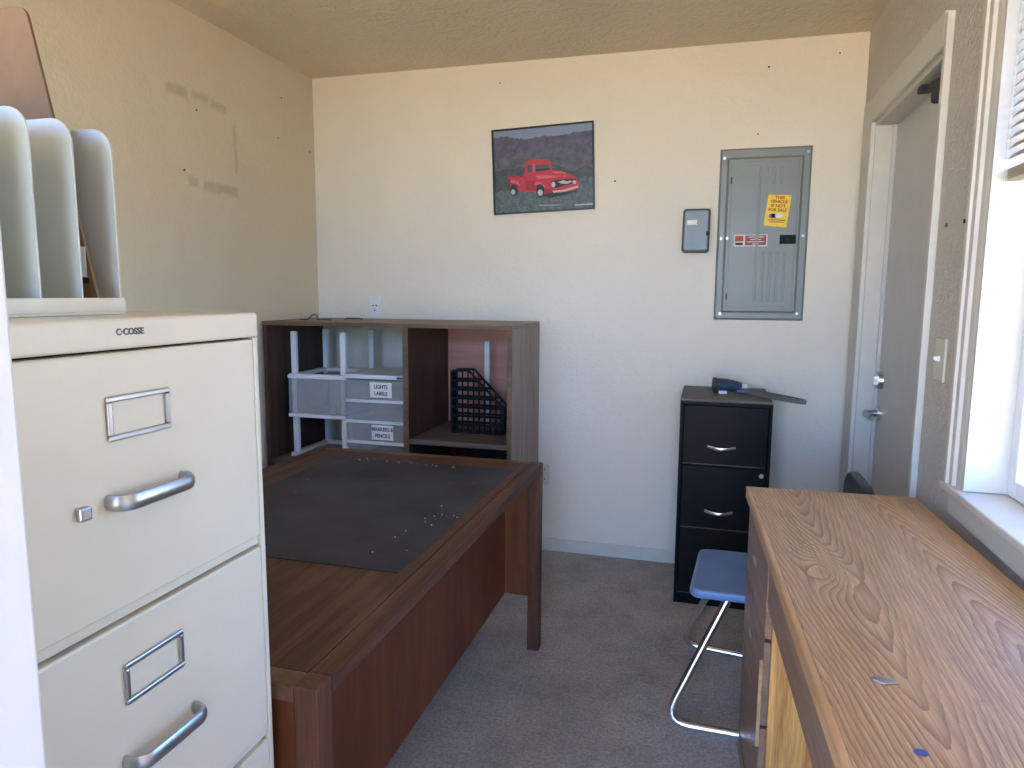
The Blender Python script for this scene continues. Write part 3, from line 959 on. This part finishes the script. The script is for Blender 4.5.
flat_layer(tk, LRED, [(340, 345), (352, 330), (356, 400), (345, 405)], 7)
flat_layer(tk, LRED, [(345, 500), (365, 480), (400, 480), (430, 505), (440, 540), (425, 515), (395, 495), (365, 500)], 7)
# glass
flat_layer(tk, GLS, [(305, 352), (338, 345), (334, 402), (298, 408)], 7)
flat_layer(tk, GLS, [(360, 348), (458, 340), (472, 385), (362, 398)], 7)
flat_layer(tk, TYR, [(362, 398), (472, 385), (470, 372), (362, 380)], 8)
def disc(cx, cy, rx, ry, n=14):
    return [(cx + rx * math.cos(2 * math.pi * i / n), cy + ry * math.sin(2 * math.pi * i / n)) for i in range(n)]
flat_layer(tk, TYR, disc(192, 540, 30, 46), 7)
flat_layer(tk, CHR, disc(185, 556, 16, 20), 8)
flat_layer(tk, TYR, disc(395, 545, 34, 54), 7)
flat_layer(tk, CHR, disc(395, 560, 20, 24), 8)
# grille, lamps, bumper
flat_layer(tk, TYR, [(478, 475), (510, 462), (590, 455), (665, 452), (672, 480), (600, 500), (510, 525), (482, 520)], 7)
flat_layer(tk, CHR, disc(497, 498, 15, 22), 8)
flat_layer(tk, CHR, disc(655, 478, 14, 15), 8)
flat_layer(tk, CHR, [(530, 478), (575, 462), (600, 475), (625, 465), (640, 475), (600, 492), (560, 490)], 8)
flat_layer(tk, CHR, [(490, 545), (560, 540), (680, 505), (685, 520), (565, 555), (495, 560)], 8)
flat_layer(tk, LRED, disc(580, 432, 8, 6), 8)
flat_layer(tk, CHR, [(655, 650), (795, 640), (795, 652), (655, 660)], 8)
flat_layer(tk, CHR, [(385, 655), (550, 652), (550, 656), (385, 660)], 8)
tk.build('truck_print', ['truck_red', 'truck_dark_red', 'truck_light_red', 'truck_glass', 'truck_tyre', 'truck_chrome'], prn, world=False)

# ---- breaker panel
bp = thing('breaker_panel', 'grey steel breaker panel with yellow sticker on the back wall', 'breaker panel', (0.233, D, 1.262))
PX0, PX1, PZ0, PZ1 = 0.028, 0.438, 1.262, 2.071
def frustum(mb, x0, x1, z0, z1, y0, y1, ins):
    vs = [(x0, y0, z0), (x1, y0, z0), (x1, y0, z1), (x0, y0, z1), (x0 + ins, y1, z0 + ins), (x1 - ins, y1, z0 + ins), (x1 - ins, y1, z1 - ins), (x0 + ins, y1, z1 - ins)]
    mb.add(vs, [(0, 1, 2, 3), (4, 5, 6, 7), (0, 1, 5, 4), (1, 2, 6, 5), (2, 3, 7, 6), (3, 0, 4, 7)])
m_ = MB()
frustum(m_, PX0, PX1, PZ0, PZ1, D, D - 0.014, 0.010)
m_.build('cover_plate', 'panel_grey', bp, bevel=0.001)
m_ = MB()
frustum(m_, PX0 + 0.034, PX1 - 0.036, PZ0 + 0.036, PZ1 - 0.044, D - 0.0141, D - 0.024, 0.010)
m_.build('raised_frame', 'panel_grey', bp)
dx0, dx1, dz0, dz1 = PX0 + 0.058, PX1 - 0.058, PZ0 + 0.060, PZ1 - 0.066
dp = bx(dx0, dx1, D - 0.029, D - 0.0245, dz0, dz1).build('panel_door', 'panel_grey', bp, bevel=0.0015)
bx(dx0 + 0.012, dx1 - 0.012, D - 0.031, D - 0.0291, dz1 - 0.020, dz1 - 0.012).build('door_rib', 'panel_grey', dp)
bx(dx0 + 0.012, dx1 - 0.012, D - 0.031, D - 0.0291, dz0 + 0.010, dz0 + 0.016).build('door_rib', 'panel_grey', dp)
for rx in (0.205, 0.235, 0.268, 0.300, 0.332):
    z_lo, z_hi = (dz0 + 0.03, 1.585) if rx > 0.22 else (dz0 + 0.03, dz1 - 0.03)
    bx(rx, rx + 0.012, D - 0.033, D - 0.0292, z_lo, z_hi).build('door_rib', 'panel_grey', dp, bevel=0.003)
for rx in (0.235, 0.268, 0.300):
    bx(rx, rx + 0.012, D - 0.033, D - 0.0292, 1.90, dz1 - 0.03).build('door_rib', 'panel_grey', dp, bevel=0.003)
bx(0.312, 0.384, D - 0.032, D - 0.0292, 1.622, 1.664).build('latch', 'black_metal', dp, bevel=0.002)
bx(0.336, 0.350, D - 0.038, D - 0.032, 1.632, 1.654).build('latch_tab', 'black_plastic', dp, bevel=0.002)
for sx, sz in ((PX0 + 0.020, PZ1 - 0.045), (PX1 - 0.020, PZ1 - 0.03), (PX0 + 0.020, 1.652), (PX1 - 0.022, 1.660), (PX1 - 0.030, PZ0 + 0.035), (PX0 + 0.03, PZ0 + 0.03), (PX0 + 0.047, 1.652)):
    MB().cyl((sx, D - 0.0135, sz), (sx, D - 0.026 if abs(sx - PX0 - 0.047) < 0.001 else D - 0.018, sz), 0.006, n=10).build('screw', 'brushed_metal', bp)
for sz in (1.36, 1.905):
    bx(dx0 - 0.006, dx0 + 0.002, D - 0.032, D - 0.0242, sz, sz + 0.03).build('hinge', 'gasket', dp, bevel=0.001)
XZ = Matrix.Rotation(math.pi / 2, 4, 'X')
# maroon warning label
bx(0.106, 0.258, D - 0.0298, D - 0.0291, 1.613, 1.668).build('warning_label', ['sticker_cream'], dp)
wl_ = MB()
wl_.m = 0
wl_.box(0.158, 0.253, D - 0.0302, D - 0.0298, 1.618, 1.664)
wl_.build('label_field', 'sticker_maroon', dp)
bx(0.112, 0.150, D - 0.0302, D - 0.0298, 1.636, 1.662).build('label_emblem', 'sticker_red', dp)
for i, (w_, z_) in enumerate(((0.07, 1.656), (0.05, 1.645), (0.075, 1.634), (0.03, 1.624))):
    bx(0.206 - w_ / 2, 0.206 + w_ / 2, D - 0.0305, D - 0.0302, z_ - 0.0018, z_ + 0.0018).build('label_print', 'sticker_cream', dp)
bx(0.114, 0.148, D - 0.0302, D - 0.0298, 1.620, 1.630).build('label_print', 'ink', dp)
# yellow sticker, slightly turned
st_loc = Vector((0.2935, D - 0.0335, 1.775)) - Vector((0.233, D, 1.262))
SR = Matrix.Translation(st_loc) @ Matrix.Rotation(math.radians(4), 4, 'Y')
stk = MB()
stk.prism([(-0.052, -0.070), (0.050, -0.074), (0.056, 0.074), (-0.046, 0.072)], 'y', -0.0003, 0.0003)
so = stk.build('yellow_sticker', 'sticker_yellow', dp, world=False)
so.data.transform(SR)
def stx(body, size, x, z, mat, sq=1.0):
    text_mesh('sticker_lettering', body, size, mat, so, SR @ Matrix.Translation((x, -0.0006, z)) @ XZ, depth=0.0002, squash=sq, bold=0.0007)
stx('THIS', 0.019, 0.006, 0.060, 'sticker_red', 1.1)
stx('VEHICLE', 0.019, 0.004, 0.041, 'sticker_red', 1.05)
stx('IS NOT', 0.019, 0.003, 0.022, 'sticker_red', 1.1)
stx('FOR SALE', 0.019, 0.002, 0.003, 'sticker_red', 1.0)
def sbox(name, x0, x1, z0, z1, mat):
    o = MB().box(x0, x1, -0.0006, -0.0003, z0, z1).build(name, mat, so, world=False)
    o.data.transform(SR)
sbox('sticker_badge', -0.020, 0.024, -0.032, -0.012, 'paper')
sbox('sticker_badge', -0.032, -0.006, -0.034, -0.014, 'sticker_violet')
sbox('sticker_line', -0.036, 0.042, -0.044, -0.040, 'sticker_red')
sbox('sticker_line', -0.030, 0.036, -0.053, -0.049, 'sticker_red')

# ---- disconnect box left of the breaker panel
sb = thing('disconnect_box', 'small grey disconnect box with dark rim left of the breaker panel', 'electrical box', (-0.069, D, 1.586))
MB().prism(rounded([(-0.136, 1.586), (-0.006, 1.586), (-0.004, 1.792), (-0.132, 1.792)], 0.016), 'y', D - 0.050, D - 0.0005).build('back_box', 'gasket', sb)
cv = MB().prism(rounded([(-0.127, 1.595), (-0.015, 1.595), (-0.013, 1.783), (-0.123, 1.783)], 0.012), 'y', D - 0.058, D - 0.0503).build('cover', 'switch_box_grey', sb, bevel=0.003)
bx(-0.112, -0.066, D - 0.0590, D - 0.0582, 1.716, 1.738).build('paper_label', 'paper', cv)
bx(-0.118, -0.024, D - 0.0600, D - 0.0582, 1.632, 1.636).build('ridge', 'switch_box_grey', cv)
bx(-0.022, -0.006, D - 0.064, D - 0.0582, 1.664, 1.684).build('latch', 'black_plastic', cv, bevel=0.002)

# ---- plates on the back wall
def plate(name, label, cat, x0, x1, z0, z1, mat):
    t = thing(name, label, cat, ((x0 + x1) / 2, D, z0))
    bx(x0, x1, D - 0.006, D - 0.0003, z0, z1).build('plate', mat, t, bevel=0.002)
    return t
p1 = plate('wall_plate', 'white wall plate with small sockets just above the bookcase', 'wall plate', -1.833, -1.761, 1.250, 1.364, 'white_plastic')
for xx, zz in ((-1.806, 1.312), (-1.786, 1.312), (-1.796, 1.285)):
    MB().cyl((xx, D - 0.006, zz), (xx, D - 0.0075, zz), 0.005, n=10).build('socket', 'gasket', p1)
p2 = plate('power_outlet', 'almond double power outlet low on the wall beside the desk leg', 'outlet', -0.856, -0.783, 0.362, 0.476, 'almond_plate')
for zc in (0.445, 0.393):
    r_ = MB().prism(rounded([(-0.838, zc - 0.015), (-0.801, zc - 0.015), (-0.801, zc + 0.015), (-0.838, zc + 0.015)], 0.008), 'y', D - 0.008, D - 0.0061).build('receptacle', 'almond_plate', p2)
    for xs in (-0.829, -0.812):
        bx(xs, xs + 0.003, D - 0.0086, D - 0.0079, zc - 0.004, zc + 0.007).build('slot', 'gasket', r_)

# ---- light switch on the right wall
ls = thing('light_switch', 'almond light switch plate between the door and window', 'light switch', (XR, 2.25, 1.142))
bx(XR - 0.008, XR - 0.0003, 2.195, 2.280, 1.142, 1.264).build('plate', 'almond_plate', ls, bevel=0.002)
MB().prism([(XR - 0.008, 1.196), (XR - 0.0075, 1.214), (XR - 0.022, 1.211), (XR - 0.023, 1.204)], 'y', 2.232, 2.244).build('toggle', 'white_plastic', ls)

# ---- window blind
bl = thing('window_blind', 'tan horizontal slat blind pulled partway down inside the window', 'blind', (XR + 0.045, 1.58, 1.655))
BY0, BY1 = WY0 + 0.025, WY1 - 0.0195
bx(XR + 0.009, XR + 0.051, BY0, BY1, WZ1 - 0.042, WZ1 - 0.008).build('head_rail', 'blind_slat', bl, bevel=0.002)
zc = WZ1 - 0.060
proto = None
k = 0
while zc > 1.695:
    if proto is None:
        th = math.radians(38)
        cs, sn = math.cos(th) * 0.0175, math.sin(th) * 0.0175
        zz = zc
        s_ = MB().prism([(XR + 0.029 - cs, zz - sn), (XR + 0.029, zz + 0.0025), (XR + 0.029 + cs, zz + sn), (XR + 0.029 + cs, zz + sn + 0.0012), (XR + 0.029, zz + 0.0042), (XR + 0.029 - cs, zz - sn + 0.0012)], 'y', BY0, BY1)
        proto = s_.build('slat', 'blind_slat', bl)
        zref = zc
    else:
        c_ = proto.copy()
        col.objects.link(c_)
        c_.parent = bl
        c_.location = (0, 0, zc - zref)
    zc -= 0.0235
bx(XR + 0.013, XR + 0.047, BY0, BY1, 1.652, 1.678).build('bottom_rail', 'blind_slat', bl, bevel=0.003)
for yy in (BY0 + 0.12, (BY0 + BY1) / 2, BY1 - 0.12):
    MB().cyl((XR + 0.0105, yy, 1.67), (XR + 0.0105, yy, WZ1 - 0.04), 0.0009, n=6).build('ladder_cord', 'paper', bl)
MB().cyl((XR + 0.003, BY1 - 0.035, 1.555), (XR + 0.005, BY1 - 0.035, WZ1 - 0.045), 0.004, n=8).build('tilt_wand', 'frosted_plastic', bl)

# ================================================================== SMALL THINGS
# ---- file sorter on the cream cabinet
so_ = thing('file_sorter', 'grey-green metal file sorter with rounded dividers on the cream cabinet', 'file sorter', (-0.86, 0.64, CZ))
b = MB()
b.box(-0.985, -0.742, 0.528, 0.760, CZ + 0.0005, CZ + 0.004)
b.box(-0.746, -0.742, 0.528, 0.760, CZ + 0.004, CZ + 0.022)
b.box(-0.985, -0.981, 0.528, 0.760, CZ + 0.004, CZ + 0.022)
b.build('base', 'sorter_base', so_, bevel=0.001)
for yy in (0.5305, 0.582, 0.641, 0.698, 0.7565):
    MB().prism(rounded([(-0.979, CZ + 0.0045), (-0.7475, CZ + 0.0045), (-0.7475, 1.588), (-0.979, 1.588)], [0, 0, 0.030, 0.030]), 'y', yy, yy + 0.0022).build('divider', 'sorter_metal', so_)

# ---- brown board standing in the sorter
hb = thing('hardboard_sheet', 'brown hardboard sheet with slanted edge standing in the file sorter', 'board', (-0.86, 0.722, CZ + 0.005))
MB().prism(rounded([(-0.965, CZ + 0.0045), (-0.742, CZ + 0.0045), (-0.8275, 1.730), (-0.965, 1.730)], [0.01, 0.010, 0.018, 0.01]), 'y', 0.7195, 0.7235).build('sheet', 'hardboard', hb)
bx(-0.790, -0.760, 0.7183, 0.7194, 1.398, 1.436).build('paper_tab', 'paper', hb)
bx(-0.790, -0.757, 0.7180, 0.7194, 1.390, 1.397).build('dark_tab', 'ink', hb)

# ---- plastic drawer units in the bookcase
UF = 3.12
u1 = thing('plastic_drawer_tower', 'white plastic drawer tower with one clear drawer and open bays', 'drawer unit', (-1.87, 3.3, SLZ))
UX0, UX1, UYB = -2.055, -1.722, 3.470
def ring(mb, x0, x1, y0, y1, z0, z1, w_):
    mb.box(x0, x1, y0, y0 + w_, z0, z1)
    mb.box(x0, x1, y1 - w_, y1, z0, z1)
    mb.box(x0, x0 + w_, y0 + w_, y1 - w_, z0, z1)
    mb.box(x1 - w_, x1, y0 + w_, y1 - w_, z0, z1)
for z0 in (SLZ + 0.001, 0.745, 0.950):
    m_ = MB()
    ring(m_, UX0, UX1, UF, UYB, z0, z0 + 0.020, 0.035)
    m_.build('tier_frame', 'white_plastic', u1, bevel=0.003)
for (z0, z1) in ((SLZ + 0.0212, 0.7448), (0.7652, 0.9498), (0.9702, 1.186)):
    for px in (UX0 + 0.012, UX1 - 0.042):
        for py in (UF + 0.006, UYB - 0.036):
            bx(px, px + 0.030, py, py + 0.026, z0, z1).build('post', 'white_plastic', u1, bevel=0.006, seg=3)
m_ = MB()
z0, z1 = 0.768, 0.945
m_.box(UX0 + 0.044, UX1 - 0.044, UF + 0.004, UF + 0.006, z0, z1)
m_.box(UX0 + 0.044, UX1 - 0.044, UYB - 0.042, UYB - 0.040, z0, z1)
m_.box(UX0 + 0.044, UX0 + 0.046, UF + 0.006, UYB - 0.042, z0, z1)
m_.box(UX1 - 0.046, UX1 - 0.044, UF + 0.006, UYB - 0.042, z0, z1)
m_.box(UX0 + 0.046, UX1 - 0.046, UF + 0.006, UYB - 0.042, z0, z0 + 0.003)
d1 = m_.build('drawer', 'frosted_plastic', u1)
bx(UX0 + 0.003, UX1 - 0.003, UF - 0.008, UF + 0.003, z0 - 0.001, z1 + 0.002).build('drawer_front', 'frosted_front', d1, bevel=0.003)
bx(UX0 + 0.001, UX1 - 0.001, UF - 0.014, UF - 0.0005, z1 + 0.0025, z1 + 0.020).build('drawer_rim', 'white_plastic', d1, bevel=0.003)
bx(UX0 + 0.001, UX1 - 0.001, UF - 0.014, UF - 0.0005, z0 - 0.020, z0 - 0.0015).build('drawer_rim', 'white_plastic', d1, bevel=0.003)

u2 = thing('plastic_drawer_unit', 'white plastic three-drawer unit with taped paper labels', 'drawer unit', (-1.55, 3.3, SLZ))
VX0, VX1, VF, VB = -1.716, -1.384, 3.085, 3.440
m_ = MB()
m_.box(VX0, VX1, VF, VB, 0.962, 0.984)
m_.build('top_panel', 'white_plastic', u2, bevel=0.004)
m_ = MB()
m_.box(VX0 + 0.002, VX0 + 0.006, VF + 0.012, VB, SLZ + 0.001, 0.9618)
m_.box(VX1 - 0.006, VX1 - 0.002, VF + 0.012, VB, SLZ + 0.001, 0.9618)
m_.box(VX0 + 0.006, VX1 - 0.006, VB - 0.004, VB, SLZ + 0.001, 0.9618)
m_.build('shell', 'frosted_front', u2)
levels = [(0.862, 0.956), (0.758, 0.846), (0.654, 0.742)]
for i, (z0, z1) in enumerate(levels):
    d = bx(VX0 + 0.008, VX1 - 0.008, VF + 0.004, VF + 0.009, z0, z1).build('drawer', 'frosted_front', u2)
    m_ = MB()
    m_.box(VX0 + 0.030, VX0 + 0.033, VF + 0.009, VB - 0.02, z0 + 0.004, z1 - 0.012)
    m_.box(VX1 - 0.033, VX1 - 0.030, VF + 0.009, VB - 0.02, z0 + 0.004, z1 - 0.012)
    m_.box(VX0 + 0.033, VX1 - 0.033, VF + 0.009, VB - 0.02, z0 + 0.004, z0 + 0.007)
    m_.box(VX0 + 0.033, VX1 - 0.033, VB - 0.023, VB - 0.02, z0 + 0.007, z1 - 0.012)
    m_.build('drawer_bin', 'frosted_plastic', d)
    bx(VX0 + 0.001, VX1 - 0.001, VF - 0.008, VF + 0.010, z0 - 0.0155, z0 - 0.001).build('rail', 'white_plastic', d, bevel=0.003)
bx(VX0, VX1, VF + 0.004, VB, SLZ + 0.001, 0.637).build('base', 'frosted_front', u2)
bx(VX1 - 0.052, VX1 - 0.018, VF - 0.0012, VF - 0.0002, 0.966, 0.978).build('maker_tag', 'blue_mark', u2)
drs = [o for o in u2.children if o.name.startswith('drawer')]
drs.sort(key=lambda o: -max(v.co.z for v in o.data.vertices))
U2 = u2.location
for d, (xc, zc, lines) in zip((drs[0], drs[2]), ((-1.523, 0.910, ('LIGHTS', 'LABELS')), (-1.518, 0.699, ('MARKERS &', 'PENCILS')))):
    pl = bx(xc - 0.058, xc + 0.058, VF + 0.0028, VF + 0.0036, zc - 0.037, zc + 0.037).build('paper_label', 'paper', d)
    for j, tx in enumerate(lines):
        text_mesh('label_lettering', tx, 0.026, 'ink', d, Matrix.Translation(Vector((xc, VF + 0.0024, zc + 0.015 - 0.032 * j)) - U2) @ XZ, depth=0.0003, squash=0.85, bold=0.0008)

# ---- black magazine file
mf = thing('magazine_file', 'black lattice plastic magazine file in the right bookcase compartment', 'magazine file', (-1.08, 3.29, SRZ))
prof = [(-1.216, SRZ + 0.001), (-0.952, SRZ + 0.001), (-0.945, 0.822), (-1.124, 1.004), (-1.216, 1.000)]
def in_prof_top(x):
    if x <= -1.124:
        return 1.001
    return 1.004 + (x + 1.124) / (-0.945 + 1.124) * (0.822 - 1.004)
def lattice(y0, y1, nm):
    m_ = MB()
    for (a, b_) in zip(prof, prof[1:] + prof[:1]):
        va, vb_ = Vector((a[0], (y0 + y1) / 2, a[1])), Vector((b_[0], (y0 + y1) / 2, b_[1]))
        m_.tube([va, vb_], 0.007, n=4, flat=(0.0075, (y1 - y0) * 0.75), up=None if abs(a[0] - b_[0]) > 0.05 else (1, 0, 0))
    for i in range(1, 9):
        x = -1.216 + i * 0.264 / 9
        m_.box(x - 0.0028, x + 0.0028, y0, y1, SRZ + 0.004, in_prof_top(x) - 0.002)
    for i in range(1, 7):
        z = SRZ + i * 0.310 / 7
        xe = -0.950 if z < 0.822 else -1.124 + (1.004 - z) / (1.004 - 0.822) * 0.179
        m_.box(-1.216, xe - 0.003, y0, y1, z - 0.006, z + 0.006)
    return m_.build(nm, 'black_plastic', mf)
lattice(3.248, 3.253, 'lattice_side')
lattice(3.327, 3.332, 'lattice_side')
m_ = MB()
m_.box(-1.219, -1.2145, 3.246, 3.334, SRZ + 0.001, 1.000)
m_.build('spine', 'black_plastic', mf)
bx(-1.2145, -0.952, 3.2535, 3.3265, SRZ + 0.001, SRZ + 0.005).build('bottom', 'black_plastic', mf)
bx(-0.954, -0.949, 3.246, 3.334, SRZ + 0.001, 0.820).build('front_lip', 'black_plastic', mf)

# ---- white post standing behind the magazine file
wp = bx(-1.116, -1.088, 3.470, 3.482, SRZ + 0.0005, 1.138).build('plastic_post', 'white_plastic', bevel=0.005, seg=3)
tag(wp, 'loose white plastic post standing behind the black magazine file', 'post')

# ---- bent wire hooks on the bookcase top
hk = MB().tube([(-2.03, 3.20, HZ + 0.003), (-1.985, 3.20, HZ + 0.003), (-1.970, 3.205, HZ + 0.018), (-1.955, 3.21, HZ + 0.030), (-1.935, 3.21, HZ + 0.026), (-1.93, 3.21, HZ + 0.003), (-1.86, 3.22, HZ + 0.003)], 0.003, n=8).build('wire_hook', 'gasket', smooth=True)
tag(hk, 'dark bent wire hook on the left end of the bookcase top', 'hook')
hk2 = MB().tube([(-1.85, 3.34, HZ + 0.0035), (-1.83, 3.34, HZ + 0.008), (-1.77, 3.35, HZ + 0.008), (-1.75, 3.35, HZ + 0.0035)], 0.0035, n=8).build('metal_clip', 'gasket', smooth=True)
tag(hk2, 'small dark metal clip right of the bent hook on the bookcase', 'clip')

# ---- headlamp with strap on the black cabinet
hl = thing('headlamp', 'dark blue headlamp with grey strap on the black filing cabinet', 'headlamp', (0.10, 3.25, BZ))
MB().tube([(0.050, 3.335, BZ + 0.034), (0.066, 3.338, BZ + 0.037), (0.105, 3.345, BZ + 0.036), (0.140, 3.352, BZ + 0.031), (0.160, 3.355, BZ + 0.027)], 0.036, n=16, r1=0.023).build('housing', 'headlamp_blue', hl, smooth=True)
MB().tube([(0.040, 3.333, BZ + 0.0365), (0.052, 3.3355, BZ + 0.0365)], 0.036, n=16).build('lens_rim', 'gasket', hl, smooth=True)
bx(0.062, 0.100, 3.290, 3.3075, BZ + 0.0005, BZ + 0.016).build('lens_cap', 'white_plastic', hl, bevel=0.004)
bx(0.140, 0.212, 3.315, 3.370, BZ + 0.0005, BZ + 0.024).build('battery_pack', 'headlamp_blue', hl, bevel=0.008, seg=3)
bx(0.168, 0.190, 3.370, 3.386, BZ + 0.014, BZ + 0.040).build('strap_clip', 'white_plastic', hl, bevel=0.003)
path = []
for i in range(32):
    a = 2 * math.pi * i / 32
    x = 0.287 + 0.118 * math.cos(a)
    y = 3.345 + 0.045 * math.sin(a) - max(0, x - 0.18) * 1.25
    z = BZ + 0.0125
    path.append((x, y, z))
MB().tube(path, 0.01, n=6, closed=True, flat=(0.0105, 0.0018), up=(0, 0, 1)).build('strap', 'strap_grey', hl, smooth=True)

# ---- bits on the oak desk
def on_oak(x, y):
    return (x, y, TZ)
c1_ = MB().prism(rounded([(0.252, 1.070), (0.268, 1.060), (0.291, 1.068), (0.284, 1.078), (0.262, 1.084)], 0.003, 3), 'z', TZ + 0.0003, TZ + 0.0028).build('metal_tab', 'brushed_metal', bevel=0.0008)
tag(c1_, 'thin bent silver tab lying on the oak desk', 'metal tab')
c2_ = MB().prism([(0.276 + 0.0085 * math.cos(a * math.pi / 7), 0.905 + 0.0065 * math.sin(a * math.pi / 7)) for a in range(14)], 'z', TZ + 0.0003, TZ + 0.0024).build('glass_bead', 'blue_mark', bevel=0.0008)
tag(c2_, 'tiny blue oval bead on the oak desk near the silver tab', 'bead')
